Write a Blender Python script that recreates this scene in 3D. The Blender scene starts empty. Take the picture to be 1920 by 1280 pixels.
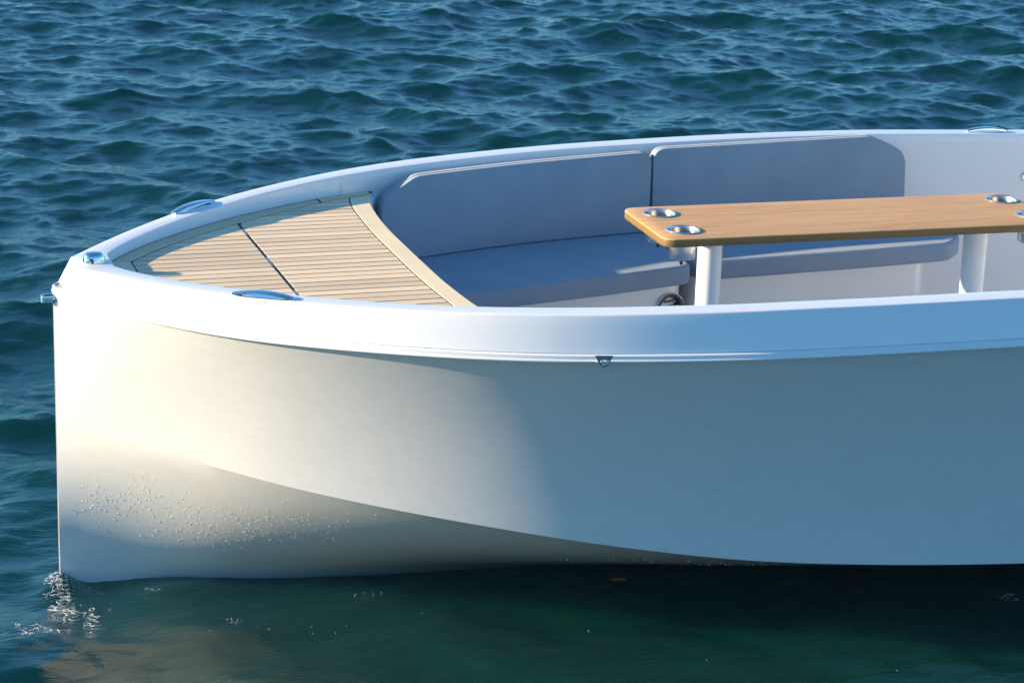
import bpy, bmesh, math, random
import numpy as np
from mathutils import Vector, Matrix

# ------------------------------------------------------------------ camera, world, sun
S = bpy.context.scene
COL = S.collection
cam_data = bpy.data.cameras.new("camera")
cam = bpy.data.objects.new("camera", cam_data)
COL.objects.link(cam)
S.camera = cam
PIT, YAW, ROLL = (math.radians(a) for a in (16.85, 18.4, 1.95))
fw = Vector((math.sin(YAW) * math.cos(PIT), math.cos(YAW) * math.cos(PIT), -math.sin(PIT)))
rt = Vector((math.cos(YAW), -math.sin(YAW), 0))
up = rt.cross(fw)
rt, up = rt * math.cos(ROLL) + up * math.sin(ROLL), up * math.cos(ROLL) - rt * math.sin(ROLL)
M = Matrix((rt, up, -fw)).transposed().to_4x4()
M.translation = Vector((-0.8417, -6.6638, 2.7395))
cam.matrix_world = M
cam_data.sensor_width = 36.0
cam_data.lens = 85.0
cam_data.clip_start = 0.1
cam_data.clip_end = 20000
cam_data.dof.use_dof = True
cam_data.dof.focus_distance = 7.1
cam_data.dof.aperture_fstop = 13.0

SUN_EL, SUN_AZ = math.radians(14.5), math.radians(15.0)      # sun ahead of the bow, a little to the far side
sun_dir = Vector((-math.cos(SUN_AZ) * math.cos(SUN_EL), math.sin(SUN_AZ) * math.cos(SUN_EL), math.sin(SUN_EL)))
W = bpy.data.worlds.new("World")
S.world = W
W.use_nodes = True
wn, wl = W.node_tree.nodes, W.node_tree.links
bg = wn["Background"]
sky = wn.new("ShaderNodeTexSky")
sky.sky_type = 'NISHITA'
sky.sun_disc = False
sky.sun_elevation = SUN_EL
sky.sun_rotation = math.atan2(sun_dir.x, sun_dir.y)
sky.altitude = 0
sky.air_density = 1.0
sky.dust_density = 0.6
sky.ozone_density = 3.0
tint = wn.new("ShaderNodeMix")                      # camera white balance set for the warm sun: the open sky reads blue
tint.data_type, tint.blend_type = 'RGBA', 'MULTIPLY'
tint.inputs[0].default_value = 1.0
tint.inputs[7].default_value = (0.52, 0.89, 1.13, 1)
wl.new(sky.outputs[0], tint.inputs[6])
wl.new(tint.outputs[2], bg.inputs[0])
bg.inputs[1].default_value = 0.112
sd = bpy.data.lights.new("sun", 'SUN')
sd.energy = 5.0
sd.angle = math.radians(0.7)
sd.color = (1.0, 0.80, 0.54)
sun = bpy.data.objects.new("sun", sd)
COL.objects.link(sun)
sun.rotation_euler = sun_dir.to_track_quat('Z', 'Y').to_euler()
S.view_settings.view_transform = 'Standard'
S.view_settings.look = 'None'
S.view_settings.gamma = 1.0
S.view_settings.use_curve_mapping = False
S.view_settings.exposure = 1.2

# ------------------------------------------------------------------ helpers
random.seed(7)
rng = np.random.default_rng(11)


def pchip(xs, ys):
    xs, ys = np.asarray(xs, float), np.asarray(ys, float)
    h = np.diff(xs)
    d = np.diff(ys) / h
    m = np.zeros_like(xs)
    for i in range(1, len(xs) - 1):
        if d[i - 1] * d[i] > 0:
            w1, w2 = 2 * h[i] + h[i - 1], h[i] + 2 * h[i - 1]
            m[i] = (w1 + w2) / (w1 / d[i - 1] + w2 / d[i])
    m[0], m[-1] = d[0], d[-1]

    def f(x):
        x = min(max(float(x), xs[0]), xs[-1])
        i = min(int(np.searchsorted(xs, x, side='right')) - 1, len(xs) - 2)
        t = (x - xs[i]) / h[i]
        return ((2 * t**3 - 3 * t**2 + 1) * ys[i] + (t**3 - 2 * t**2 + t) * h[i] * m[i]
                + (-2 * t**3 + 3 * t**2) * ys[i + 1] + (t**3 - t**2) * h[i] * m[i + 1])
    return f


def smooth_curve(xs, ys, win=0.12, n=900):
    """pchip then a light moving average, so that lofted surfaces stay fair"""
    g = pchip(xs, ys)
    X = np.linspace(xs[0], xs[-1], n)
    Y = np.array([g(v) for v in X])
    k = max(3, int(win / (X[1] - X[0])) | 1)
    for _ in range(2):
        P_ = np.concatenate([2 * Y[0] - Y[k // 2:0:-1], Y, 2 * Y[-1] - Y[-2:-k // 2 - 1:-1]])
        Y = np.convolve(P_, np.ones(k) / k, 'valid')
    return lambda x: float(np.interp(x, X, Y))


def add(name, verts, faces, mat, parent=None, sharp=35, smooth=True):
    me = bpy.data.meshes.new(name)
    me.from_pydata([tuple(v) for v in verts], [], [tuple(f) for f in faces])
    bm = bmesh.new()
    bm.from_mesh(me)
    bmesh.ops.remove_doubles(bm, verts=bm.verts, dist=1e-6)
    bmesh.ops.recalc_face_normals(bm, faces=bm.faces)
    return from_bm(name, bm, mat, parent, sharp, smooth, me)


def from_bm(name, bm, mat, parent=None, sharp=35, smooth=True, me=None):
    me = me or bpy.data.meshes.new(name)
    bm.to_mesh(me)
    bm.free()
    if smooth:
        me.polygons.foreach_set('use_smooth', [True] * len(me.polygons))
        if sharp:
            me.set_sharp_from_angle(angle=math.radians(sharp))
    me.materials.append(mat)
    o = bpy.data.objects.new(name, me)
    COL.objects.link(o)
    if parent:
        o.parent = parent
    return o


def empty(name, loc=(0, 0, 0)):
    o = bpy.data.objects.new(name, None)
    o.empty_display_size = 0.1
    o.location = loc
    COL.objects.link(o)
    return o


def tag(o, label=None, cat=None, group=None, kind=None):
    for k, v in (('label', label), ('category', cat), ('group', group), ('kind', kind)):
        if v:
            o[k] = v
    return o


def strip(rows, close=False):
    """rows of equal length -> verts, quad faces"""
    n = len(rows[0])
    V = [p for r in rows for p in r]
    Fc = []
    for i in range(len(rows) - 1):
        for j in range(n - 1 + (1 if close else 0)):
            a, b = i * n + j, i * n + (j + 1) % n
            Fc.append((a, b, b + n, a + n))
    return V, Fc


def lathe(profile, seg=40, cap=True):
    V, Fc = [], []
    for r, z in profile:
        for k in range(seg):
            a = 2 * math.pi * k / seg
            V.append((r * math.cos(a), r * math.sin(a), z))
    for i in range(len(profile) - 1):
        for k in range(seg):
            k2 = (k + 1) % seg
            Fc.append((i * seg + k, i * seg + k2, (i + 1) * seg + k2, (i + 1) * seg + k))
    if cap:
        Fc.append(tuple(range(seg))[::-1])
        Fc.append(tuple((len(profile) - 1) * seg + k for k in range(seg)))
    return V, Fc


def tube(path, r, seg=8, closed=False):
    path = [Vector(p) for p in path]
    n = len(path)
    V, Fc = [], []
    prev = None
    for i, p in enumerate(path):
        a = path[(i - 1) % n] if closed or i > 0 else p
        b = path[(i + 1) % n] if closed or i < n - 1 else p
        t = (b - a).normalized()
        ref = prev if prev is not None else (Vector((0, 0, 1)) if abs(t.z) < .9 else Vector((1, 0, 0)))
        u = (ref - t * ref.dot(t)).normalized()
        prev = u
        v = t.cross(u)
        rr = r[i] if isinstance(r, (list, tuple)) else r
        for k in range(seg):
            q = 2 * math.pi * k / seg
            V.append(p + u * rr * math.cos(q) + v * rr * math.sin(q))
    m = n if closed else n - 1
    for i in range(m):
        for k in range(seg):
            a, b = i * seg + k, i * seg + (k + 1) % seg
            c, d = ((i + 1) % n) * seg + (k + 1) % seg, ((i + 1) % n) * seg + k
            Fc.append((a, b, c, d))
    if not closed:
        Fc.append(tuple(range(seg))[::-1])
        Fc.append(tuple((n - 1) * seg + k for k in range(seg)))
    return V, Fc


def round_poly(pts, rad, seg=5):
    """round the corners of a closed 2-D polygon"""
    out = []
    n = len(pts)
    for i in range(n):
        p0, p, p1 = (Vector(pts[(i + k) % n]) for k in (-1, 0, 1))
        r = rad[i] if isinstance(rad, (list, tuple)) else rad
        if r <= 0:
            out.append(tuple(p))
            continue
        a, b = (p0 - p), (p1 - p)
        ra = min(r, a.length * .49, b.length * .49)
        A, B = p + a.normalized() * ra, p + b.normalized() * ra
        for k in range(seg + 1):
            t = k / seg
            q = A * (1 - t)**2 + p * 2 * t * (1 - t) + B * t**2
            out.append((q.x, q.y))
    return out


def prism_bm(poly, z0, z1, bev=0.0, seg=2, bev_bottom=True):
    bm = bmesh.new()
    lo = [bm.verts.new((p[0], p[1], z0)) for p in poly]
    hi = [bm.verts.new((p[0], p[1], z1)) for p in poly]
    n = len(poly)
    bm.faces.new(hi)
    bm.faces.new(lo[::-1])
    for i in range(n):
        bm.faces.new((lo[i], lo[(i + 1) % n], hi[(i + 1) % n], hi[i]))
    bmesh.ops.recalc_face_normals(bm, faces=bm.faces)
    if bev:
        es = [e for e in bm.edges if abs(e.verts[0].co.z - e.verts[1].co.z) < 1e-7 and
              (bev_bottom or e.verts[0].co.z > (z0 + z1) / 2)]
        bmesh.ops.bevel(bm, geom=es, offset=bev, segments=seg, profile=.5, affect='EDGES', clamp_overlap=True)
    return bm


# ------------------------------------------------------------------ materials
def mat(name, base=(.8, .8, .8), rough=.5, metal=0.0, **kw):
    m = bpy.data.materials.new(name)
    m.use_nodes = True
    b = m.node_tree.nodes['Principled BSDF']
    b.inputs['Base Color'].default_value = (*base, 1)
    b.inputs['Roughness'].default_value = rough
    b.inputs['Metallic'].default_value = metal
    for k, v in kw.items():
        b.inputs[k.replace('_', ' ')].default_value = v
    return m


def N(m, t, **kw):
    n = m.node_tree.nodes.new('ShaderNode' + t)
    for k, v in kw.items():
        if k in n.inputs.keys():
            n.inputs[k].default_value = v
        else:
            setattr(n, k, v)
    return n


def lk(m, a, b):
    m.node_tree.links.new(a, b)


def bsdf(m):
    return m.node_tree.nodes['Principled BSDF']


def coords(m, scale=(1, 1, 1), rot=(0, 0, 0), kind='Object'):
    tc = N(m, 'TexCoord')
    mp = N(m, 'Mapping')
    mp.inputs['Scale'].default_value = scale
    mp.inputs['Rotation'].default_value = rot
    lk(m, tc.outputs[kind], mp.inputs['Vector'])
    return mp.outputs[0]


def ramp(m, fac, stops):
    r = N(m, 'ValToRGB')
    e = r.color_ramp.elements
    while len(e) < len(stops):
        e.new(.5)
    for k, (p, c) in enumerate(stops):
        e[k].position = p
        e[k].color = (*c, 1)
    lk(m, fac, r.inputs[0])
    return r.outputs[0]


def bump(m, h, strength=.2, dist=.01, prev=None):
    b = N(m, 'Bump')
    b.inputs['Strength'].default_value = strength
    b.inputs['Distance'].default_value = dist
    lk(m, h, b.inputs['Height'])
    if prev:
        lk(m, prev, b.inputs['Normal'])
    return b.outputs[0]


# white gelcoat, with faint waviness and a little grime
M_gel = mat('gelcoat', (.80, .80, .79), .22, Coat_Weight=.25, Coat_Roughness=.08)
c = coords(M_gel, (1, 1, 1))
n1 = N(M_gel, 'TexNoise', Scale=2.2, Detail=2)
lk(M_gel, c, n1.inputs['Vector'])
c2 = coords(M_gel, (3, 3, 14))
n2 = N(M_gel, 'TexNoise', Scale=6, Detail=6, Roughness=.65)
lk(M_gel, c2, n2.inputs['Vector'])
lk(M_gel, ramp(M_gel, n2.outputs[0], [(.3, (.79, .787, .775)), (.6, (.81, .81, .805))]), bsdf(M_gel).inputs['Base Color'])
rr = N(M_gel, 'MapRange')
lk(M_gel, n2.outputs[0], rr.inputs['Value'])
rr.inputs['To Min'].default_value, rr.inputs['To Max'].default_value = .20, .25
lk(M_gel, rr.outputs[0], bsdf(M_gel).inputs['Roughness'])

M_liner = mat('liner_gelcoat', (.80, .765, .715), .3, Coat_Weight=.3, Coat_Roughness=.15)

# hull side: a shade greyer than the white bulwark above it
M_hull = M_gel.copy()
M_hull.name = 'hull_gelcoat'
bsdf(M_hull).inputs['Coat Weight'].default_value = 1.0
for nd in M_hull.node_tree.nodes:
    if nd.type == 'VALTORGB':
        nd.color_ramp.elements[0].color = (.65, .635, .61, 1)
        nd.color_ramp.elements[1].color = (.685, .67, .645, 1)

c = coords(M_hull, (55, 55, 7))
sp = N(M_hull, 'TexNoise', Scale=2.2, Detail=4, Roughness=.7)
lk(M_hull, c, sp.inputs['Vector'])
spr = ramp(M_hull, sp.outputs[0], [(.0, (0, 0, 0)), (.70, (0, 0, 0)), (.80, (.5, .5, .5))])
mxs = N(M_hull, 'Mix', data_type='RGBA')
lk(M_hull, spr, mxs.inputs[0])
old = bsdf(M_hull).inputs['Base Color'].links[0].from_socket
lk(M_hull, old, mxs.inputs[6])
mxs.inputs[7].default_value = (.85, .85, .84, 1)
lk(M_hull, mxs.outputs[2], bsdf(M_hull).inputs['Base Color'])
fair = N(M_hull, 'TexNoise', Scale=1.7, Detail=2)
lk(M_hull, coords(M_hull, (1, 1, 1.8)), fair.inputs['Vector'])
lk(M_hull, bump(M_hull, fair.outputs[0], .05, .05), bsdf(M_hull).inputs['Normal'])

# rub rail: same gelcoat, with black scuffs
M_rail = mat('rail_gelcoat', (.80, .80, .79), .2, Coat_Weight=.5, Coat_Roughness=.08)
c = coords(M_rail, (2.2, 2.2, 40))
n1 = N(M_rail, 'TexNoise', Scale=9, Detail=5, Roughness=.7)
lk(M_rail, c, n1.inputs['Vector'])
lk(M_rail, ramp(M_rail, n1.outputs[0], [(.0, (.80, .80, .79)), (.655, (.79, .79, .78)), (.685, (.12, .11, .10))]), bsdf(M_rail).inputs['Base Color'])


def teak(name, hue, grain_axis=0):
    m = mat(name, hue, .62)
    sc = [60, 60, 60]
    sc[grain_axis] = 3.0
    c = coords(m, sc)
    g = N(m, 'TexNoise', Scale=1.6, Detail=6, Roughness=.6, Distortion=.3)
    lk(m, c, g.inputs['Vector'])
    big = N(m, 'TexNoise', Scale=5, Detail=3)
    lk(m, coords(m, (1, 2, 1)), big.inputs['Vector'])
    oi = N(m, 'ObjectInfo')
    mx = N(m, 'Math', operation='MULTIPLY_ADD')
    lk(m, g.outputs[0], mx.inputs[0])
    mx.inputs[1].default_value = .75
    lk(m, oi.outputs['Random'], mx.inputs[2])
    m2 = N(m, 'Math', operation='MULTIPLY_ADD')
    lk(m, big.outputs[0], m2.inputs[0])
    m2.inputs[1].default_value = .9
    lk(m, mx.outputs[0], m2.inputs[2])
    lo, hi = [v * .74 for v in hue], [min(.95, v * 1.08) for v in hue]
    lk(m, ramp(m, m2.outputs[0], [(.35, lo), (1.6, hi)]), bsdf(m).inputs['Base Color'])
    m2b = N(m, 'Math', operation='MULTIPLY')
    lk(m, m2.outputs[0], m2b.inputs[0])
    m2b.inputs[1].default_value = .5
    r = ramp(m, m2b.outputs[0], [(.22, lo), (.85, hi)])
    lk(m, r, bsdf(m).inputs['Base Color'])
    lk(m, bump(m, g.outputs[0], .25, .002), bsdf(m).inputs['Normal'])
    return m


M_teak = teak('teak', (.88, .65, .40))
M_teak_y = teak('teak_margin', (.90, .71, .44), 1)
M_caulk = mat('caulk', (.025, .02, .018), .6)
M_gap = mat('dark_gasket', (.012, .012, .013), .5)

M_fab = mat('fabric', (.26, .30, .34), .85, Sheen_Weight=.15)
c = coords(M_fab, (1, 1, 1))
wv = N(M_fab, 'TexNoise', Scale=420, Detail=2)
lk(M_fab, c, wv.inputs['Vector'])
lg = N(M_fab, 'TexNoise', Scale=7, Detail=4)
lk(M_fab, c, lg.inputs['Vector'])
mxn = N(M_fab, 'Math', operation='MULTIPLY_ADD')
lk(M_fab, wv.outputs[0], mxn.inputs[0])
mxn.inputs[1].default_value = .6
lk(M_fab, lg.outputs[0], mxn.inputs[2])
lk(M_fab, ramp(M_fab, mxn.outputs[0], [(.5, (.245, .295, .345)), (1.1, (.295, .345, .39))]), bsdf(M_fab).inputs['Base Color'])
b1 = bump(M_fab, wv.outputs[0], .3, .001)
lk(M_fab, bump(M_fab, lg.outputs[0], .35, .008, b1), bsdf(M_fab).inputs['Normal'])
M_pipe = mat('piping_fabric', (.30, .335, .37), .75)

M_chrome = mat('chrome', (.86, .87, .88), .06, 1.0)
M_steel = mat('brushed_steel', (.72, .70, .67), .24, 1.0)
M_cup = mat('dull_steel', (.42, .37, .31), .34, 1.0)
M_black = mat('black_plastic', (.015, .015, .016), .35)
M_glass = mat('dark_lens', (.02, .02, .022), .05, Coat_Weight=1.0)
M_leg = mat('painted_leg', (.80, .80, .78), .3, Coat_Weight=.3)

M_wood = mat('table_wood', (.60, .36, .19), .5, Specular_IOR_Level=.3)
c = coords(M_wood, (1.6, 26, 26))
g1 = N(M_wood, 'TexNoise', Scale=2.0, Detail=7, Roughness=.62, Distortion=.6)
lk(M_wood, c, g1.inputs['Vector'])
c = coords(M_wood, (9, 160, 160))
g2 = N(M_wood, 'TexNoise', Scale=1.5, Detail=4)
lk(M_wood, c, g2.inputs['Vector'])
ad = N(M_wood, 'Math', operation='MULTIPLY_ADD')
lk(M_wood, g2.outputs[0], ad.inputs[0])
ad.inputs[1].default_value = .5
lk(M_wood, g1.outputs[0], ad.inputs[2])
lk(M_wood, ramp(M_wood, ad.outputs[0], [(.40, (.36, .165, .055)), (.60, (.58, .30, .115)), (.85, (.70, .40, .175))]), bsdf(M_wood).inputs['Base Color'])
lk(M_wood, bump(M_wood, g2.outputs[0], .12, .001), bsdf(M_wood).inputs['Normal'])

M_sea = mat('sea_water', (.001, .030, .025), .02, IOR=1.60, Subsurface_Weight=1.0, Subsurface_Scale=1.0, Subsurface_Radius=(.15, .45, .40))
bsdf(M_sea).subsurface_method = 'BURLEY'
tcg = N(M_sea, 'NewGeometry')
mp = N(M_sea, 'Mapping')
mp.inputs['Scale'].default_value = (1, 1.5, 1)
lk(M_sea, tcg.outputs['Position'], mp.inputs['Vector'])
s1 = N(M_sea, 'TexNoise', Scale=9, Detail=5, Roughness=.55, Distortion=.4)
lk(M_sea, mp.outputs[0], s1.inputs['Vector'])
mp2 = N(M_sea, 'Mapping')
mp2.inputs['Scale'].default_value = (2.2, 5.5, 2.2)
mp2.inputs['Rotation'].default_value = (0, 0, math.radians(12))
lk(M_sea, tcg.outputs['Position'], mp2.inputs['Vector'])
s2 = N(M_sea, 'TexNoise', Scale=2.4, Detail=6, Roughness=.6, Distortion=1.6)
lk(M_sea, mp2.outputs[0], s2.inputs['Vector'])
bA = bump(M_sea, s1.outputs[0], .06, .03)
lk(M_sea, bump(M_sea, s2.outputs[0], .24, .03, bA), bsdf(M_sea).inputs['Normal'])

M_drop = mat('water_drop', (.96, .97, .98), .03, IOR=1.45, Transmission_Weight=.45)
M_foam = mat('foam', (.85, .88, .88), .25, Transmission_Weight=.35, IOR=1.33)
M_leaf = mat('dry_leaf', (.25, .10, .035), .45)

# ------------------------------------------------------------------ lines of the boat (x aft, y to the far side, z up)
GX = [.064, .1, .3, .5, .7, .9, 1.1, 1.3, 1.5, 1.7, 1.9, 2.1, 2.3, 2.5, 2.7, 3.04, 3.36, 3.65, 4.2, 5.2]
GB = [.066, .114, .347, .531, .673, .787, .876, .940, .983, 1.016, 1.037, 1.053, 1.064, 1.072, 1.083, 1.094, 1.088, 1.075, 1.05, 1.0]
GZ = [.928, .929, .935, .944, .952, .959, .966, .971, .976, .980, .984, .986, .988, .989, .987, .982, .973, .966, .955, .94]
gun_b = smooth_curve(GX, GB, .11)
gun_z = smooth_curve(GX, GZ, .15)
IX = [.1645, .178, .207, .243, .3, .5, .7, .9, 1.1, 1.3, 1.5, 1.7, 1.9, 2.1, 2.3, 2.5, 2.7, 3.04, 3.36, 3.65, 4.2, 5.2]
IB = [.065, .095, .138, .185, .254, .445, .595, .714, .801, .862, .905, .939, .960, .975, .985, .993, 1.003, 1.014, 1.008, .995, .97, .92]
inn_b = smooth_curve(IX, IB, .04)
LEAN = .030


def pushed(x, q):
    d = (gun_b(x + .01) - gun_b(x - .01)) / .02
    h = math.hypot(1, d)
    return x - d * q / h, gun_b(x) + q / h


RP = [(0, .013)] + [pushed(x, LEAN + .006) for x in [.11, .15, .2, .25, .3, .4, .5, .6, .7, .8, .9, 1.0, 1.1, 1.2, 1.3, 1.5, 1.7, 1.9, 2.1, 2.3, 2.5, 2.7, 3.04, 3.36, 3.65, 4.2, 5.15]] + [(5.2, 1.036)]
rail_b = smooth_curve([p[0] for p in RP], [p[1] for p in RP], .07)
rail_z = smooth_curve([0, .15, .38, .63, .88, 1.2, 1.6, 2.5, 3.2, 5.2], [.862, .854, .852, .859, .865, .870, .874, .881, .876, .85], .2)
chine_in = smooth_curve([.3, .5, .7, .9, 1.1, 1.5, 2, 2.5, 3, 4, 5.2], [.055, .076, .090, .099, .104, .106, .104, .102, .102, .09, .07], .3)
CP = [(0, .013), (.1, .103), (.2, .200)] + [(x, gun_b(x) - chine_in(x)) for x in np.arange(.3, 5.21, .1)]
chine_b = smooth_curve([p[0] for p in CP], [p[1] for p in CP], .12)
chine_z = smooth_curve([0, .16, .29, .48, .69, .9, 1.1, 1.31, 1.6, 1.82, 2.06, 2.58, 3.2, 5.2],
                       [.425, .430, .430, .403, .376, .350, .324, .292, .249, .220, .198, .162, .14, .11], .2)
wl_b = smooth_curve([0, .05, .27, .57, 1, 1.35, 1.6, 2, 2.5, 3, 4, 5.2], [.013, .017, .058, .135, .225, .285, .33, .41, .52, .63, .8, .85], .08)

STERN = 5.2
ZD = .900        # foredeck
XS = [0, .008, .02, .035, .055, .08, .11, .15] + list(np.arange(.2, STERN + .001, .05))

boat = tag(empty('motorboat'), 'white open motorboat with teak foredeck and grey cushioned cockpit lying on the blue sea', 'boat')


low_belly = pchip([0, .08, .2, .45, .8, 1.3, 2.2, 5.2], [0, -.006, -.012, .006, .028, .040, .02, 0])


def both(rows_fn):
    return rows_fn(1), rows_fn(-1)


# --- hull skin below the rub rail
def hull_section(x, s):
    br, bc, bw = rail_b(x), chine_b(x), wl_b(x)
    zr, zc = rail_z(x) - .014, chine_z(x)
    pts = [(x, s * max(0, br - .06), zr + .0135), (x, s * max(.006, br - .008), zr + .0125)]
    for t in np.linspace(0, 1, 13):                      # topside, faintly hollow
        y = bc + (br - .004 - bc) * (1 - t)**(1 + 1.1 * min(1, x / .4))
        pts.append((x, s * max(.013, y), zr + (zc - zr) * t))
    for t in np.linspace(0, 1, 9)[1:]:                  # below the chine, a little full
        y = bc + (bw - bc) * t + low_belly(x) * math.sin(math.pi * t)
        pts.append((x, s * max(.013, y), zc + (0 - zc) * t))
    sl = (bc - bw) / zc
    pts.append((x, s * max(.0125, bw - .10 * sl), -.10))
    pts.append((x, s * max(.012, bw * .5), -.22))
    pts.append((x, s * .012, -.33))
    return pts


HV, HF = [], []
for s in (1, -1):
    v, f = strip([hull_section(x, s) for x in XS])
    HF += [tuple(i + len(HV) for i in q) for q in f]
    HV += v
v0 = hull_section(0, 1)
nh = len(v0)
off = len(XS) * nh
for j in range(nh - 1):                                  # flat stem face and the transom
    HF.append((j, j + 1, off + j + 1, off + j))
    e = (len(XS) - 1) * nh
    HF.append((e + j, e + j + 1, off + e + j + 1, off + e + j))
for i in range(len(XS) - 1):                             # keel strip
    a = i * nh + nh - 1
    HF.append((a, a + nh, off + a + nh, off + a))
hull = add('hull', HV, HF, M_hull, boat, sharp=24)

# --- rub rail round the hull
prof = [(-.012, .001), (.000, -.0005), (.0035, -.003), (.0045, -.0115), (.0075, -.0125), (.0095, -.0145),
        (.0095, -.0175), (.0070, -.0195), (-.006, -.0205)]


def around(fn, xs):
    """far side from stern to stem, then near side from stem to stern"""
    return [fn(x, 1) for x in reversed(xs)] + [fn(x, -1) for x in xs]


def rail_ring(x, s):
    b, z = rail_b(x), rail_z(x)
    d = (rail_b(x + .01) - rail_b(max(0, x - .01))) / (.01 + min(x, .01))
    nx, ny = -d / math.hypot(1, d), 1 / math.hypot(1, d)
    k = min(1, x / .03)
    return [(x + nx * o * k - (1 - k) * o * .4, s * max(.004, b + ny * o * k), z + h) for o, h in prof]


v, f = strip(around(rail_ring, XS))
add('rub_rail', v, f, M_rail, boat, sharp=30)

# --- bulwark: outer band, gunwale top and inner face in one skin
TS = np.concatenate([np.linspace(0, 1, 9)[:-1], 1 + np.arange(0, 1.0001, .012)])
XA = np.concatenate([np.arange(.1645, .4, .0195), np.arange(.4, STERN + .001, .05)])


def bul_points():
    rows = []
    # across the blunt bow: from the centre to the corner
    for t in (0, .5, 1):
        yo, yi = .064 * t, .055 * t
        rows.append(((.062, yo, .9285), (.0155 + .004 * t, .020 * t, .872), (.1635 + .001 * t, yi, .9325)))
    n = 46
    xo0, xi0 = .064, .1645
    for k in range(n + 1):
        u = k / n
        xo = xo0 + (1.2 - xo0) * u**1.25
        xi = xi0 + (1.2 - xi0) * u**1.25
        xb = .02 + (1.2 - .02) * u**1.25
        dd = (gun_b(xo + .01) - gun_b(xo)) / .01
        q = LEAN / math.hypot(1, dd)
        w_ = min(1, u / .12)
        w_ = w_ * w_ * (3 - 2 * w_)
        bx = (xo - dd * q) * w_ + .0195 * (1 - w_)
        by = (gun_b(xo) + q) * w_ + (.020 + (gun_b(xo) - .066) * 1.0) * (1 - w_)
        rows.append(((xo, gun_b(xo), gun_z(xo)), (bx, by, rail_z(xb) + .002 + .010 * max(0, 1 - u / .05)), (xi, inn_b(xi), gun_z(xi) - .001)))
    for x in np.arange(1.26, STERN + .001, .06):
        rows.append(((x, gun_b(x), gun_z(x)), (x, gun_b(x) + LEAN, rail_z(x) + .002), (x, inn_b(x), gun_z(x) - .001)))
    return rows


def bul_section(r, s):
    o, b, i = (Vector(p) for p in r)
    out = []
    dn = (o - b)
    hor = Vector((i.x - o.x, i.y - o.y, i.z - o.z))
    w = hor.length
    hor.normalize()
    rad = .0055
    out.append(Vector((b.x + hor.x * .014, b.y + hor.y * .014, b.z - .006)))
    out.append(b)
    for t in (.33, .66):
        out.append(b + dn * t)
    dnn = dn.normalized()
    A, B = o - dnn * rad, o + hor * rad
    for t in (0, .33, .66, 1):
        out.append(A * (1 - t)**2 + o * 2 * t * (1 - t) + B * t * t)
    A, B = i - hor * rad, i - Vector((0, 0, rad))
    for t in (0, .33, .66, 1):
        out.append(A * (1 - t)**2 + i * 2 * t * (1 - t) + B * t * t)
    if i.x < 1.25:
        out.append(i + hor * .000 + Vector((0, 0, ZD - .012 - i.z)))
        out.append(i + hor * .0004 + Vector((0, 0, ZD - .02 - i.z)))
    else:
        out.append(i + hor * .001 + Vector((0, 0, -.02)))
        out.append(i + hor * .0015 + Vector((0, 0, -.03)))
    return [(p.x, s * p.y, p.z) for p in out]


BR = bul_points()
rows = [bul_section(r, 1) for r in reversed(BR)] + [bul_section(r, -1) for r in BR[1:]]
v, f = strip(rows)
add('bulwark', v, f, M_gel, boat, sharp=28)

# --- cockpit liner (far and near), floor, bulkhead and stern bench
LX = np.concatenate([np.arange(1.03, 1.3, .03), np.arange(1.3, STERN + .001, .06)])


def inside(x, y, z, gap=.03):
    """the widest half-breadth the skin leaves at (x, z)"""
    zc, zr = chine_z(x), rail_z(x)
    if z >= zc:
        lim = chine_b(x) + (rail_b(x) - chine_b(x)) * max(0, (z - zc) / (zr - zc))**2.1 - .004
    else:
        lim = wl_b(x) + (chine_b(x) - wl_b(x)) * z / zc
    return min(y, lim - gap)


def liner_row(x, s):
    b, z = inn_b(x), gun_z(x)
    out = []
    for q, o in ((z - .022, .0005), (.88, .005), (.80, .010), (.62, .022), (.45, .034), (.32, .050), (.285, .075), (.27, .12)):
        out.append((x, s * inside(x, b - o, q), q))
    return out


v, f = strip([liner_row(x, 1) for x in LX])
v2, f2 = strip([liner_row(x, -1) for x in LX])
f += [tuple(i + len(v) for i in q) for q in f2]
v += v2
add('cockpit_side', v, f, M_liner, boat)
fl = [(x, inside(x, inn_b(x) - .12, .27) + .002) for x in LX]
add('cockpit_floor', [(x, y, .2705) for x, y in fl] + [(x, -y, .2705) for x, y in fl],
    [(i, i + 1, len(fl) + i + 1, len(fl) + i) for i in range(len(fl) - 1)], M_liner, boat)

arc_tab = pchip([0, .24, .4, .56, .684, .76, .81, .9], [1.063, 1.064, 1.070, 1.083, 1.102, 1.128, 1.152, 1.21])
arc_x = lambda y: arc_tab(abs(y))
ain_tab = pchip([0, .15, .3, .5, .637, .733, .8], [1.006, 1.006, 1.009, 1.019, 1.031, 1.050, 1.07])
ain_x = lambda y: ain_tab(abs(y))
ys = np.linspace(-.86, .86, 61)
rows = []
for y in ys:
    x = arc_x(y)
    rows.append([(x - .012, y, ZD - .010), (x + .004, y, ZD - .009), (x + .009, y, ZD - .013), (x + .011, y, ZD - .020), (x + .009, y, ZD - .05), (x + .02, math.copysign(inside(1.08, abs(y), .70), y), .70), (x + .03, math.copysign(inside(1.08, abs(y), .55), y), .55), (x + .03, math.copysign(inside(1.08, abs(y), .27), y), .268)])
v, f = strip(rows)
add('bulkhead', v, f, M_gel, boat)
bm = prism_bm(round_poly([(4.75, -.86), (4.75, .86), (5.15, .83), (5.15, -.83)], .03), .27, .68, .02, 3)
from_bm('stern_bench', bm, M_gel, boat)

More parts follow.
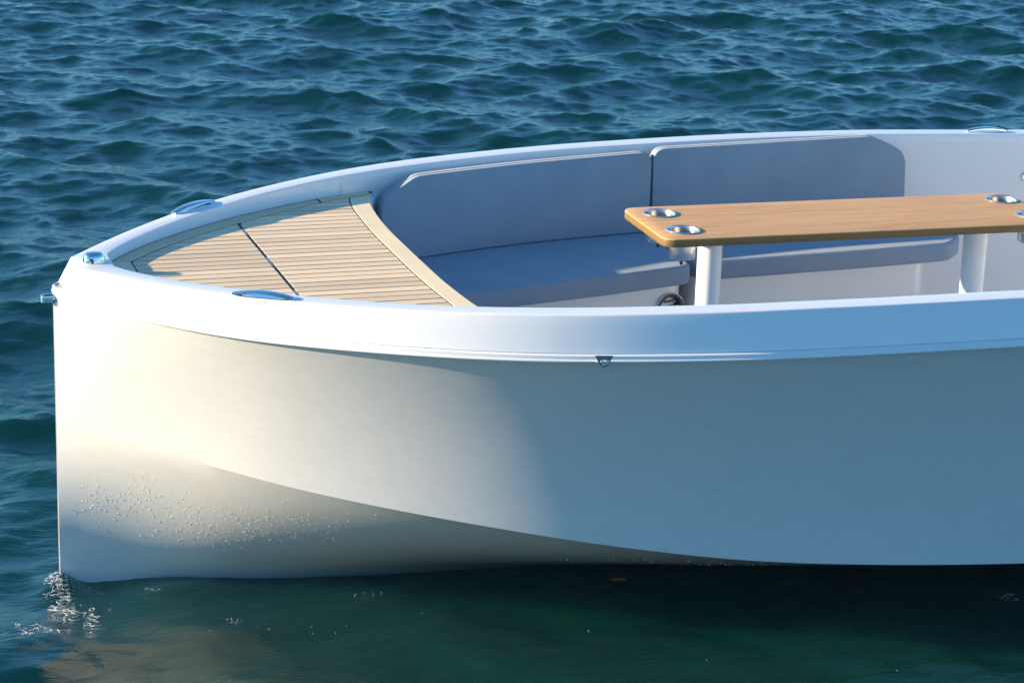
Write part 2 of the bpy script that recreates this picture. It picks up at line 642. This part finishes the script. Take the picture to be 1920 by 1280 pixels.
# --- foredeck: black underlay sheet, planks, margin boards, hinges
mar_tab = pchip([.230, .341, .45, .571, .627, .857, .95, 1.051], [.074, .207, .313, .420, .464, .630, .688, .738])
mar_inv = pchip([.074, .207, .313, .420, .464, .630, .688, .738], [.230, .341, .45, .571, .627, .857, .95, 1.051])
out_y = lambda x: inn_b(x) - .0015
ux = list(np.linspace(.166, 1.12, 70))
bm = bmesh.new()
ring = [bm.verts.new((x, min(out_y(x) + .001, 9), ZD - .0010)) for x in ux]
yy = np.linspace(out_y(1.12), -out_y(1.12), 31)
ring += [bm.verts.new((arc_x(y) - .004, y, ZD - .0010)) for y in yy]
ring += [bm.verts.new((x, -out_y(x) - .001, ZD - .0010)) for x in reversed(ux)]
bm.faces.new(ring)
bmesh.ops.triangulate(bm, faces=bm.faces)
from_bm('deck_caulking', bm, M_caulk, boat, smooth=False)

PITCH_Y, GAP = .0457, .0050
SEAM = (.6235, .6315)
T0 = ZD - .010


def plank_poly(y0, y1, fore):
    ylo, yhi = y0 + GAP / 2, y1 - GAP / 2
    ysm = np.linspace(ylo, yhi, 3)
    left, right = [], []
    for y in ysm:
        a = abs(y)
        xm = mar_inv(max(a, .074)) + .005 if a > .074 else .237
        if fore:
            xl, xr = xm, SEAM[0] - .001
        else:
            xl, xr = max(xm, SEAM[1] + .001), ain_x(y) - .004
        left.append((xl, y))
        right.append((xr, y))
    if all(l[0] >= r[0] - .004 for l, r in zip(left, right)):
        return None
    left = [(min(l[0], r[0] - .001), l[1]) for l, r in zip(left, right)]
    return left + right[::-1]


for fore in (True, False):
    k = -17
    while k < 17:
        y0 = (k - .18) * PITCH_Y
        lim = .464 if fore else .738
        if y0 + PITCH_Y > -lim and y0 < lim:
            p = plank_poly(max(y0, -lim - .003), min(y0 + PITCH_Y, lim + .003), fore)
            if p:
                zt = ZD + random.uniform(-.0003, .0003)
                if not fore:                                # the aft hatch edge is softly worn
                    xa = min(q[0] for q in p)
                bm = prism_bm(p, T0, zt, .0008, 1, False)
                from_bm('plank', bm, M_teak, boat, smooth=False)
        k += 1


def board(pts, m=M_teak, z=ZD):
    bm = prism_bm(pts, T0, z, .0008, 1, False)
    return from_bm('margin_board', bm, m, boat, smooth=False)


for s in (1, -1):
    xs1 = np.linspace(.247, .938, 26)
    xo1 = np.linspace(.19, .938, 26)
    pts = [(.2305, .079)] + [(x, mar_tab(x) + .002) for x in xs1] + [(x, out_y(x) - .006) for x in xo1[::-1]] + [(.172, .079)]
    board([(x, s * y) for x, y in (pts if s > 0 else pts[::-1])])
    xs2 = np.linspace(.945, 1.048, 8)
    xo2 = np.linspace(.945, 1.12, 10)
    pts = [(x, mar_tab(x) + .002) for x in xs2] + [(arc_x(.772) - .003, .772)] + [(min(x, arc_x(out_y(x)) - .0), out_y(x) - .001) for x in xo2[::-1]]
    board([(x, s * y) for x, y in (pts if s > 0 else pts[::-1])], M_teak, ZD + .0012)
# bow tip board and the aft arc board
board([(.1675, -.0765), (.1675, .0765), (.2315, .0765), (.2325, .07), (.2325, -.07), (.2315, -.0765)][::-1])
ya = np.linspace(-.765, .765, 51)
yb = np.linspace(-.732, .732, 51)
board([(ain_x(y) + .0005, y) for y in yb] + [(arc_x(y), y) for y in ya[::-1]], M_teak_y)
# hatch seam: rubber gasket and three hinges
bm = prism_bm([(SEAM[0], -.468), (SEAM[0], .468), (SEAM[1], .468), (SEAM[1], -.468)][::-1], T0 - .004, ZD - .0006)
from_bm('gasket', bm, M_gap, boat, smooth=False)
for y0, y1 in ((.324, .395), (-.035, .055), (-.36, -.309)):
    bm = prism_bm([(SEAM[0] + .0008, y0), (SEAM[0] + .0008, y1), (SEAM[1] - .0008, y1), (SEAM[1] - .0008, y0)][::-1], ZD - .0044, ZD + .0004, .0012, 2, False)
    hg = from_bm('hinge', bm, M_steel, boat)

# --- seat bases
base1 = [(1.10, .255), (1.30, .302), (1.55, .358), (1.82, .412), (2.05, .468), (2.10, .486), (2.135, .53), (2.14, .93), (1.9, .90), (1.5, .85), (1.2, .76), (1.10, .72)]
base2 = [(2.185, .56), (2.22, .525), (2.30, .528), (2.80, .562), (3.05, .588), (3.085, .62), (3.09, .93), (2.185, .93)]
for b in (base1, base2):
    b = [(x, inside(x, y, .27)) for x, y in b]
    from_bm('seat_base', prism_bm(round_poly(b, .03), .268, .6225, .004, 2), M_liner, boat)

# --- louvred vent on the forward seat base
vx, vy, vz = 2.075, .4725, .540
v, f = lathe([(.057, .0), (.057, .004), (.0562, .007), (.0553, .0075)], 40, False)
vent = add('vent', v, f, M_chrome, boat)
v, f = lathe([(.0553, .0075), (.047, .0085), (.043, .007), (.041, .002), (.041, -.012)], 40, False)
add('bezel', v, f, M_glass, vent)
vent.location = (vx, vy - .001, vz)
vent.rotation_euler = (math.radians(90), 0, math.atan2(.056, .23))
tag(vent, 'round chrome vent with louvres')
v, f = lathe([(.0412, -.012), (.0005, -.0121)], 40, False)
add('grille_back', v, f, M_black, vent)
for k in range(4):
    yk = -.027 + .018 * k
    hw = math.sqrt(.041**2 - (abs(yk) + .005)**2)
    bm = prism_bm(round_poly([(-hw, -.0045), (hw, -.0045), (hw, .0045), (-hw, .0045)], .002), -.002, .002, .001, 1)
    lv = from_bm('louvre', bm, M_chrome, vent)
    lv.location = (0, yk, .002)
    lv.rotation_euler = (math.radians(-28), 0, 0)


# --- cleats on the gunwales
def cleat(p0, p1):
    p0, p1 = Vector(p0), Vector(p1)
    mid = (p0 + p1) / 2
    L = (p1 - p0).length / 2
    rows = []
    n = 22
    for i in range(n + 1):
        u = -1 + 2 * i / n
        top = .0180 - .0105 * u * u
        bot = max(.0008, .0098 - .0122 * abs(u)**2.2) if abs(u) < .97 else .0008
        w = .0150 * (1 - .32 * u * u)
        ring = []
        h = top - bot
        for yy_, zz in ((-1, .15), (-1, .6), (-.8, .88), (-.4, 1), (.4, 1), (.8, .88), (1, .6), (1, .15), (.8, 0), (-.8, 0)):
            ring.append((u * L, yy_ * w, bot + zz * h))
        rows.append(ring)
    v, f = strip(rows, True)
    f += [tuple(range(10)), tuple(n * 10 + k for k in range(10))[::-1]]
    o = add('cleat', v, f, M_chrome, boat, sharp=40)
    o.location = mid
    o.rotation_euler = (0, -math.atan2(p1.z - p0.z, (p1 - p0).xy.length), math.atan2(p1.y - p0.y, p1.x - p0.x))
    pl = [(math.copysign(abs(math.cos(a))**.5, math.cos(a)) * L * 1.02, math.sin(a) * .0155) for a in np.linspace(0, 2 * math.pi, 28, endpoint=False)]
    from_bm('base_plate', prism_bm(pl, .0002, .0022, .0006, 1, False), M_chrome, o)
    return o


def on_gun(x, s):
    return (x, s * (gun_b(x) + inn_b(x)) / 2, gun_z(x) - .0005)


cleat((.425, -.455, gun_z(.425) - .0003), (.568, -.562, gun_z(.568) - .0003))
cleat((.425, .455, gun_z(.425) - .0003), (.568, .562, gun_z(.568) - .0003))
cleat(on_gun(3.44, 1), on_gun(3.60, 1))

# --- navigation light on the bow: chrome dome with a dark lens
dome = []
for i in range(9):
    t = math.pi / 2 * i / 8
    r_, z_ = math.cos(t)**.45, math.sin(t)**.8
    dome.append([(.031 * r_ * math.copysign(abs(math.cos(a))**.75, math.cos(a)), .024 * r_ * math.copysign(abs(math.sin(a))**.75, math.sin(a)), .031 * z_) for a in np.linspace(0, 2 * math.pi, 36, endpoint=False)])
v, f = strip(dome, True)
nl = add('navigation_light', v, f, M_chrome, boat, sharp=60)
nl.location = (.114, -.018, .9295)
tag(nl, 'chrome domed navigation light at the bow tip')
rows = []
for i in range(5):
    z_ = .002 + .0035 * i
    rows.append([(.0318 * math.cos(a), .0248 * math.sin(a), z_) for a in np.linspace(math.radians(190), math.radians(262), 12)])
rows2 = [[(x * .80, y * .80, z) for x, y, z in r] for r in rows]
v, f = strip(rows + rows2[::-1])
add('lens', v, f, M_glass, nl)

# --- bow eye: a steel loop standing out of the stem
loop = []
for a in np.linspace(-math.pi / 2, math.pi / 2, 17):
    loop.append((-.0215 - .0165 * math.cos(a), .0165 * math.sin(a)))
outer = [(.006, -.0165)] + loop + [(.006, .0165)]
inner = [(.006, -.0105)] + [(-.0215 - .0105 * math.cos(a), .0105 * math.sin(a)) for a in np.linspace(-math.pi / 2, math.pi / 2, 17)] + [(.006, .0105)]
rows = []
for (ox, oy), (ix, iy) in zip(outer, inner):
    rows.append([(ox, oy, -.009), (ox, oy, .008), (ox * .96 + ix * .04, oy * .96 + iy * .04, .0095), (ix, iy, .0095), (ix, iy, -.0095), (ox * .9 + ix * .1, oy * .9 + iy * .1, -.0095)])
v, f = strip(rows, True)
be = add('bow_eye', v, f, M_chrome, boat, sharp=40)
be.location = (0, 0, .826)
v, f = strip([[(.001 - .004 * k, .021 * math.cos(a) * (1 - .1 * k), .017 * math.sin(a) * (1 - .1 * k)) for a in np.linspace(0, 2 * math.pi, 24, endpoint=False)] for k in (0, 1)], True)
f.append(tuple(range(24, 48)))
add('back_plate', v, f, M_chrome, be)

# --- small eye plate on the rub rail
fx = 1.303
ang = math.atan2(-(rail_b(fx + .02) - rail_b(fx - .02)) / .04, 1)
fe = empty('fender_eye', (fx, -(rail_b(fx) + .0095), rail_z(fx) - .002))
fe.parent = boat
fe.rotation_euler = (0, 0, ang)
pts = round_poly([(-.024, .004), (.024, .004), (.009, -.026), (-.004, -.028), (-.012, -.020)], [.002, .002, .008, .008, .008], 4)
hole = [(.002 + .0085 * math.cos(a), -.0145 + .0075 * math.sin(a)) for a in np.linspace(0, 2 * math.pi, len(pts), endpoint=False)]
# ring between outline and hole, matched by angle round the hole's centre
import cmath
po = sorted(pts, key=lambda p: cmath.phase(complex(p[0] - .002, p[1] + .0145)))
ho = sorted(hole, key=lambda p: cmath.phase(complex(p[0] - .002, p[1] + .0145)))
rows = [[(p[0], d, p[1]) for p in L_] for L_, d in ((po, 0), (po, -.0032), (ho, -.0032), (ho, 0))]
v, f = strip(rows, True)
add('eye_plate', v, f, M_chrome, fe, sharp=40)
v, f = tube([(.002 + .0095 * math.cos(a), -.004, -.0145 + .0085 * math.sin(a)) for a in np.linspace(0, 2 * math.pi, 24, endpoint=False)], .0018, 6, True)
add('ring', v, f, M_chrome, fe)

# --- chrome ring on the far inner side
v, f = tube([(.014 * math.cos(a), 0, .014 * math.sin(a)) for a in np.linspace(0, 2 * math.pi, 24, endpoint=False)], .004, 8, True)
wr = add('wall_ring', v, f, M_chrome, boat)
wr.location = (3.665, inn_b(3.665) - .014, .808)

# ------------------------------------------------------------------ cushions
def backrest(outline, rad, bottom_off, label):
    poly = round_poly(outline, rad, 5)
    bm = prism_bm(poly, 0, 1, 0)
    # outline lives in (u=x, v=z); w: 0 front, 1 back
    for x in np.arange(1.2, 3.2, .06):
        bmesh.ops.bisect_plane(bm, geom=bm.verts[:] + bm.edges[:] + bm.faces[:], plane_co=(x, 0, 0), plane_no=(1, 0, 0), dist=1e-5)
    for z in np.arange(.70, .99, .045):
        bmesh.ops.bisect_plane(bm, geom=bm.verts[:] + bm.edges[:] + bm.faces[:], plane_co=(0, z, 0), plane_no=(0, 1, 0), dist=1e-5)
    boff = pchip(*bottom_off)
    ulo, uhi, vhi = min(p[0] for p in outline), max(p[0] for p in outline), max(p[1] for p in outline)

    def place(u, v, w):
        t = min(1, max(0, (v - .69) / .26))
        uu = min(1, max(0, (u - ulo) / (uhi - ulo)))
        vv = min(1, max(0, (v - .6935) / (vhi - .6935)))
        crown = .011 * (1 - (2 * uu - 1)**4) * (1 - (2 * vv - 1)**4)
        front = inn_b(u) - (boff(u) * (1 - t) + .085 * t) - crown + .004
        back = inn_b(u) - (.034 * (1 - t) + .040 * t)
        return Vector((u, front + (back - front) * w, v))
    cu = bmesh.new()
    for vert in bm.verts:
        u, v, w = vert.co
        vert.co = place(u, v, w)
    bmesh.ops.recalc_face_normals(bm, faces=bm.faces)
    es = [e for e in bm.edges if len(e.link_faces) == 2 and e.calc_face_angle(0) > math.radians(55)]
    bmesh.ops.bevel(bm, geom=es, offset=.006, segments=3, profile=.5, affect='EDGES', clamp_overlap=True)
    cu.free()
    o = from_bm('backrest_cushion', bm, M_fab, None, 50)
    tag(o, label, 'cushion', 'backrest cushions along the far side')
    path = []
    pv = [Vector(p) for p in poly]
    cen = sum(pv, Vector((0, 0))) / len(pv)
    for w_, nm in ((.0, 'piping'), (.5, 'piping')):
        pts = []
        for i in range(len(pv)):
            a, b = pv[i], pv[(i + 1) % len(pv)]
            k = max(1, int((b - a).length / .05))
            for j in range(k):
                q = a + (b - a) * j / k
                d = (q - cen)
                q = q - Vector((math.copysign(.002, d.x) if abs(d.x) > .3 else 0, math.copysign(.0018, d.y))) * (1 if w_ < .1 else .4)
                pts.append(place(q.x, q.y, w_) + Vector((0, .0018 if w_ < .1 else 0, 0)))
        v, f = tube(pts, .0024, 6, True)
        add(nm, v, f, M_pipe, o)
    return o


backrest([(1.152, .6935), (1.152, .889), (1.284, .951), (2.156, .973), (2.157, .6935)], [.01, .05, .02, .045, .01],
         ([1.1, 1.28, 1.5, 1.72, 2.12, 2.3], [.165, .150, .128, .112, .085, .08]),
         'forward blue-grey backrest cushion beside the teak deck, with cut-off forward corner')
backrest([(2.168, .6935), (2.163, .983), (3.003, .991), (3.140, .932), (3.150, .6935)], [.01, .045, .02, .05, .01],
         ([2.1, 2.5, 3.2], [.09, .09, .09]),
         'aft blue-grey backrest cushion behind the table, with cut-off aft corner')


def seat(outline, rad, label):
    poly = round_poly(outline, rad, 4)
    bm = prism_bm(poly, .6225, .690, .014, 4)
    o = from_bm('seat_cushion', bm, M_fab, None, 60)
    tag(o, label, 'cushion', 'seat cushions along the far side')
    for zz in (.684, .6285):
        pts = []
        for i in range(len(poly)):
            a, b = Vector(poly[i]), Vector(poly[(i + 1) % len(poly)])
            k = max(1, int((b - a).length / .06))
            for j in range(k):
                q = a + (b - a) * j / k
                pts.append((q.x, q.y, zz))
        cx, cy = sum(p[0] for p in pts) / len(pts), sum(p[1] for p in pts) / len(pts)
        pts = [(p[0] - math.copysign(.003, p[0] - cx), p[1] - math.copysign(.003, p[1] - cy), p[2]) for p in pts]
        v, f = tube(pts, .0025, 6, True)
        add('piping', v, f, M_fab, o)
    return o


seat([(1.10, .222), (1.306, .273), (1.549, .329), (1.821, .383), (2.069, .443), (2.148, .462), (2.152, .60), (2.152, .925), (1.72, .87), (1.5, .83), (1.25, .75), (1.12, .68)],
     [0, .05, .05, .05, .05, .055, 0, .02, .05, .05, .05, 0], 'forward seat cushion below the cut-off backrest, running under the teak deck edge')
seat([(2.176, .925), (2.178, .60), (2.184, .488), (2.279, .497), (2.803, .532), (3.150, .565), (3.240, .660), (3.245, .925)],
     [.02, 0, .05, .05, .05, .03, .03, .02], 'aft seat cushion behind the table legs, sunlit on top')

# ------------------------------------------------------------------ table
TZ = .955
table = tag(empty('table', (2.46, .014, .271)), 'long light-wood cockpit table with steel cup holders on two white pedestal legs', 'table')
table.rotation_euler = (0, 0, math.radians(-1.2))
hx, hy = .668, .203
pl = round_poly([(-hx, -hy), (hx, -hy), (hx, hy), (-hx, hy)], .05, 6)
th = .0262
bm = prism_bm(pl, TZ - th - .271, TZ - .271, .003, 2)
holes = [(-.575, .108), (-.575, -.102), (.605, .108), (.605, -.102)]
top = from_bm('tabletop', bm, M_wood, table, 30)


def cut_holes(o):
    bm = bmesh.new()
    bm.from_mesh(o.data)
    # rebuild top and bottom faces with circular openings
    zs = sorted({round(v_.co.z, 5) for v_ in bm.verts})
    for z in (zs[-1], zs[0]):
        face = max((f_ for f_ in bm.faces if all(abs(v_.co.z - z) < 1e-4 for v_ in f_.verts)), key=lambda f_: f_.calc_area())
        edges = list(face.edges)
        bm.faces.remove(face)
        for (x, y) in holes:
            vs = [bm.verts.new((x + .0475 * math.cos(a), y + .0475 * math.sin(a), z)) for a in np.linspace(0, 2 * math.pi, 32, endpoint=False)]
            edges += [bm.edges.new((vs[k], vs[(k + 1) % 32])) for k in range(32)]
        bmesh.ops.triangle_fill(bm, edges=edges, use_beauty=True, use_dissolve=False)
    bmesh.ops.recalc_face_normals(bm, faces=bm.faces)
    bm.to_mesh(o.data)
    bm.free()
    o.data.polygons.foreach_set('use_smooth', [True] * len(o.data.polygons))
    o.data.set_sharp_from_angle(angle=math.radians(30))


cut_holes(top)
M_edge = M_wood.copy()                                  # darker edge wood, deepened further: the front edge's shade is in the colour
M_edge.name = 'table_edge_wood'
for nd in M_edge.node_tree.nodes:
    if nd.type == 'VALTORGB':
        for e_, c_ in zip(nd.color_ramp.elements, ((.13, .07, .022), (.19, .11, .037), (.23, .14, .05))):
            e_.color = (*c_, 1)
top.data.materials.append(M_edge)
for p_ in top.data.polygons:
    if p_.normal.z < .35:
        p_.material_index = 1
for lx in (-.442, .468):
    v, f = lathe([(.0365, 0), (.0385, TZ - .271 - th - .05), (.0385, TZ - .271 - th - .022), (.041, TZ - .271 - th - .018), (.047, TZ - .271 - th - .006), (.048, TZ - .271 - th + .0005)], 40)
    lg_ = add('leg', v, f, M_leg, table, 30)
    lg_.location = (lx, 0, 0)
    v, f = lathe([(.085, .0005), (.085, .006), (.08, .010), (.045, .014), (.040, .03)], 36, False)
    fo = add('foot_flange', v, f, M_steel, lg_)
for x, y in holes:
    # rim rolled over the wood, cup wall, stepped bottom
    vo, fo_ = lathe([(.0515, .0005), (.0525, .0018), (.0515, .0032), (.049, .0040), (.0465, .0034), (.0452, .001), (.0448, -.004), (.0440, -.053), (.0405, -.055), (.0400, -.082), (.0370, -.086), (.0005, -.0862)], 44, False)
    cup = add('cup_holder', vo, fo_, M_steel, table, 40)
    v, f = lathe([(.0450, .0005), (.0440, -.004), (.0405, -.052), (.039, -.055), (.0385, -.080), (.036, -.083), (.0005, -.0832)], 44, False)
    add('cup_lining', v, f, M_cup, cup)
    cup.location = (x, y, TZ - .271)

    v, f = lathe([(.005, -.0855), (.0062, -.090), (.0045, -.092), (.0045, -.097), (.0060, -.098), (.0040, -.1015), (.0056, -.1025), (.004, -.107)], 14)
    add('drain_nozzle', v, f, M_black, cup)
    v, f = tube([(.0498 * math.cos(a), .0498 * math.sin(a), .0030) for a in np.linspace(0, 2 * math.pi, 48, endpoint=False)], .0021, 8, True)
    add('rim', v, f, M_chrome, cup)

# ------------------------------------------------------------------ sea
Ltile, Nt = 16.0, 2048
kx = np.fft.fftfreq(Nt, Ltile / Nt) * 2 * np.pi
KX, KY = np.meshgrid(kx, kx, indexing='ij')
K = np.hypot(KX, KY)
K[0, 0] = 1e-6
wind = math.radians(-105)
COS = (KX * math.cos(wind) + KY * math.sin(wind)) / K


def field(lam, power, spread, kmax, seed):
    g = np.random.default_rng(seed)
    kp = 2 * np.pi / lam
    A = np.sqrt(K**-power * np.exp(-1.1 * (kp / K)**2) * (np.abs(COS)**spread + .04) * np.exp(-(K / kmax)**2))
    A[0, 0] = 0
    H = A * (g.normal(size=(Nt, Nt)) + 1j * g.normal(size=(Nt, Nt)))
    h = np.fft.ifft2(H).real
    sc = 1 / h.std()
    dx = np.fft.ifft2(-1j * KX / K * H).real * sc
    dy = np.fft.ifft2(-1j * KY / K * H).real * sc
    return h * sc, dx, dy


h1, dx1, dy1 = field(1.05, 4.9, 1.6, 60, 5)
h2, dx2, dy2 = field(.42, 4.3, .9, 120, 9)


def sstep(a, b, x):
    t = np.clip((x - a) / (b - a), 0, 1)
    return t * t * (3 - 2 * t)


step = Ltile / Nt * 2
cell = Ltile / Nt


def axis(a0, a, b, b1):
    """fine steps round the boat, coarser ones further out, all on the cells of the wave field"""
    q = lambda v: int(round(v / cell / 12)) * 12
    i0, i1, i2, i3 = q(a0), q(a), q(b), q(b1)
    return [k * cell for k in list(range(i0, i1, 12)) + list(range(i1, i2, 2)) + list(range(i2, i3 + 1, 12))]


gx = axis(-15, -1.0, 9.5, 22)
gy = axis(-6.5, -1.8, 11.0, 30)


def grow(a, sgn):
    out, d, p = [], step * 6, a
    while abs(p) < 6000:
        d *= 1.35
        p += sgn * d
        out.append(p)
    return out


GXs = np.array(grow(gx[0], -1)[::-1] + gx + grow(gx[-1], 1))
GYs = np.array(grow(gy[0], -1)[::-1] + gy + grow(gy[-1], 1))
X, Y = np.meshgrid(GXs, GYs, indexing='ij')
ii = (np.round(X / (Ltile / Nt)).astype(np.int64)) % Nt
jj = (np.round(Y / (Ltile / Nt)).astype(np.int64)) % Nt
edge = (sstep(gx[0], gx[0] + 4, X) * (1 - sstep(gx[-1] - 4, gx[-1], X)) * sstep(gy[0], gy[0] + 2, Y) * (1 - sstep(gy[-1] - 6, gy[-1], Y)))
lee = 1 - (1 - sstep(-.2, 1.6, Y)) * sstep(-.45, .15, X)          # sheltered water on the near side of the boat
lee2 = 1 - (1 - sstep(-.4, 2.2, Y)) * .55
a1 = .0200 * edge * (.55 + .45 * np.minimum(lee, lee2))
a2 = .0062 * edge * (.45 + .55 * np.minimum(lee, lee2))
Hh = a1 * h1[ii, jj] + a2 * h2[ii, jj]
ch = -.85
PX = X + ch * (a1 * dx1[ii, jj] + a2 * dx2[ii, jj])
PY = Y + ch * (a1 * dy1[ii, jj] + a2 * dy2[ii, jj])


def bumpz(x0, y0, sx, sy, a):
    return a * np.exp(-((X - x0) / sx)**2 - ((Y - y0) / sy)**2)


Hh = Hh - .03 * edge + bumpz(.0, -.02, .05, .06, .038) + bumpz(.12, -.10, .07, .06, -.010) + bumpz(.30, -.15, .10, .07, .012)
nx_, ny_ = X.shape
co = np.stack([PX, PY, Hh], -1).reshape(-1, 3).astype(np.float32)
idx = np.arange(nx_ * ny_).reshape(nx_, ny_)
quads = np.stack([idx[:-1, :-1], idx[1:, :-1], idx[1:, 1:], idx[:-1, 1:]], -1).reshape(-1, 4)
me = bpy.data.meshes.new('sea')
me.vertices.add(len(co))
me.vertices.foreach_set('co', co.ravel())
me.loops.add(quads.size)
me.loops.foreach_set('vertex_index', quads.ravel().astype(np.int32))
me.polygons.add(len(quads))
me.polygons.foreach_set('loop_start', np.arange(0, quads.size, 4, dtype=np.int32))
me.polygons.foreach_set('loop_total', np.full(len(quads), 4, dtype=np.int32))
me.polygons.foreach_set('use_smooth', np.ones(len(quads), dtype=bool))
me.update(calc_edges=True)
me.materials.append(M_sea)
sea = bpy.data.objects.new('sea', me)
COL.objects.link(sea)
tag(sea, 'choppy blue-green sea around the boat', None, None, 'structure')

# ------------------------------------------------------------------ droplets on the bow, foam, leaf
def hull_low(x, t):
    bc, bw, zc = chine_b(x), wl_b(x), chine_z(x)
    y = bc + (bw - bc) * t + low_belly(x) * math.sin(math.pi * t)
    return Vector((x, -max(.013, y), zc * (1 - t)))


DV, DF = [], []


def blob(p, n, r, flat, seg=7):
    u = n.orthogonal().normalized()
    w = n.cross(u)
    b0 = len(DV)
    for ring, (rr_, hh_) in enumerate(((1, 0), (.8, .55), (.4, .9))):
        for k in range(seg):
            a = 2 * math.pi * k / seg
            DV.append(p + (u * math.cos(a) + w * math.sin(a)) * r * rr_ + n * r * flat * hh_)
    DV.append(p + n * r * flat)
    for ring in range(2):
        for k in range(seg):
            a, b = b0 + ring * seg + k, b0 + ring * seg + (k + 1) % seg
            DF.append((a, b, b + seg, a + seg))
    for k in range(seg):
        DF.append((b0 + 2 * seg + k, b0 + 2 * seg + (k + 1) % seg, b0 + 3 * seg))


def hull_normal(x, t):
    a = hull_low(x + .004, t) - hull_low(x - .004, t)
    b = hull_low(x, min(1, t + .01)) - hull_low(x, max(0, t - .01))
    n = a.cross(b).normalized()
    return n if n.y < 0 else -n


cnt = 0
clumps = [(random.uniform(.09, .60), random.gauss(.45, .13), random.uniform(.02, .06)) for _ in range(46)]
while cnt < 1600:
    m = random.random()
    if m < .62:
        cx_, ct, cr = random.choice(clumps)
        x, t = random.gauss(cx_, cr), random.gauss(ct, cr * 1.3)
    elif m < .80:
        x = random.uniform(.04, .75)
        t = random.gauss(.42, .16)
    else:
        x = random.uniform(.55, 1.9)
        t = random.gauss(.42 - .12 * (x - .5), .13)
    if x < .03 or not .06 < t < .85:
        continue
    blob(hull_low(x, t), hull_normal(x, t), random.choice((.0006, .0007, .0008, .001, .0012, .0015, .0020)) * random.uniform(.7, 1.15), .62)
    cnt += 1
o = add('water_drops', DV, DF, M_drop, None, sharp=0)
tag(o, 'scattered clear water drops clinging to the lower bow', 'water drops', None, 'stuff')


def sea_z(x, y):
    i = int(np.searchsorted(GXs, x))
    j = int(np.searchsorted(GYs, y))
    return float(Hh[i, j])


DV, DF = [], []
upv = Vector((0, 0, 1))
spots = [((-.012, -.05), .012, .030, 70), ((-.01, -.16), .018, .05, 50), ((.06, -.07), .03, .02, 26), ((.245, -.155), .016, .008, 18), ((.255, -.18), .008, .008, 8),
         ((.02, -.30), .03, .05, 20), ((.12, -.23), .03, .02, 10), ((.33, -.33), .02, .02, 6), ((.42, -.45), .014, .014, 16), ((.50, -.52), .03, .012, 8), ((.85, -.32), .03, .008, 14),
         ((.62, -.55), .12, .02, 8), ((2.72, -.76), .02, .04, 26), ((2.25, -.62), .05, .08, 8), ((2.55, -.75), .04, .08, 7), ((1.5, -.9), .5, .3, 16)]
for (cx_, cy_), sx_, sy_, n_ in spots:
    for _ in range(n_):
        x, y = random.gauss(cx_, sx_), random.gauss(cy_, sy_)
        r = random.choice((.0005, .0007, .0009, .0012, .0018)) * random.uniform(.7, 1.2)
        blob(Vector((x, y, sea_z(x, y) - r * .3)), upv, r, .7)


def strand(x, y, ang, n, r):  # pale tubes on the water: splash foam, also modelling the stem's wavy reflection
    pts, da = [], 0
    for _ in range(n):
        pts.append((x, y, sea_z(x, y) + .0006))
        da = .6 * da + random.gauss(0, .35)
        ang += da
        x, y = x + .005 * math.cos(ang), y + .005 * math.sin(ang)
    rad = [r * math.sin(math.pi * (k + .5) / n)**.6 for k in range(n)]
    v_, f_ = tube(pts, rad, 5)
    b0 = len(DV)
    DV.extend(v_)
    DF.extend(tuple(b0 + k for k in q) for q in f_)


for (cx_, cy_), sx_, sy_, n_ in [((-.012, -.06), .014, .035, 46), ((.0, -.19), .022, .055, 44), ((.02, -.33), .03, .05, 22), ((-.13, -.42), .05, .03, 22), ((.05, -.08), .03, .02, 14),
                                 ((2.72, -.76), .012, .03, 6)]:
    for _ in range(n_):
        strand(random.gauss(cx_, sx_), random.gauss(cy_, sy_), random.uniform(-.5, .5) + random.choice((0, math.pi)), random.randint(5, 12), random.uniform(.0004, .0010))
o = add('foam', DV, DF, M_foam, None, sharp=0)
tag(o, 'small white foam bubbles on the green water by the stem, with pale strands standing in for its reflection', 'foam', None, 'stuff')

rows = []
for i in range(9):
    u = -1 + 2 * i / 8
    w = .011 * (1 - u * u)**.6 + .0004
    rows.append([(u * .026, q * w, .004 * abs(q) + .003 * u * u) for q in (-1, -.5, 0, .5, 1)])
v, f = strip(rows)
v2 = [(a, b, c_ - .0009) for a, b, c_ in v]
f += [tuple(i + len(v) for i in q)[::-1] for q in f]
leaf = add('leaf', v + v2, f, M_leaf, None, sharp=0)
leaf.location = (1.60, -.40, sea_z(1.6, -.40) + .004)
leaf.rotation_euler = (.25, .1, .05)
tag(leaf, 'small brown curled leaf afloat below the hull chine', 'leaf')
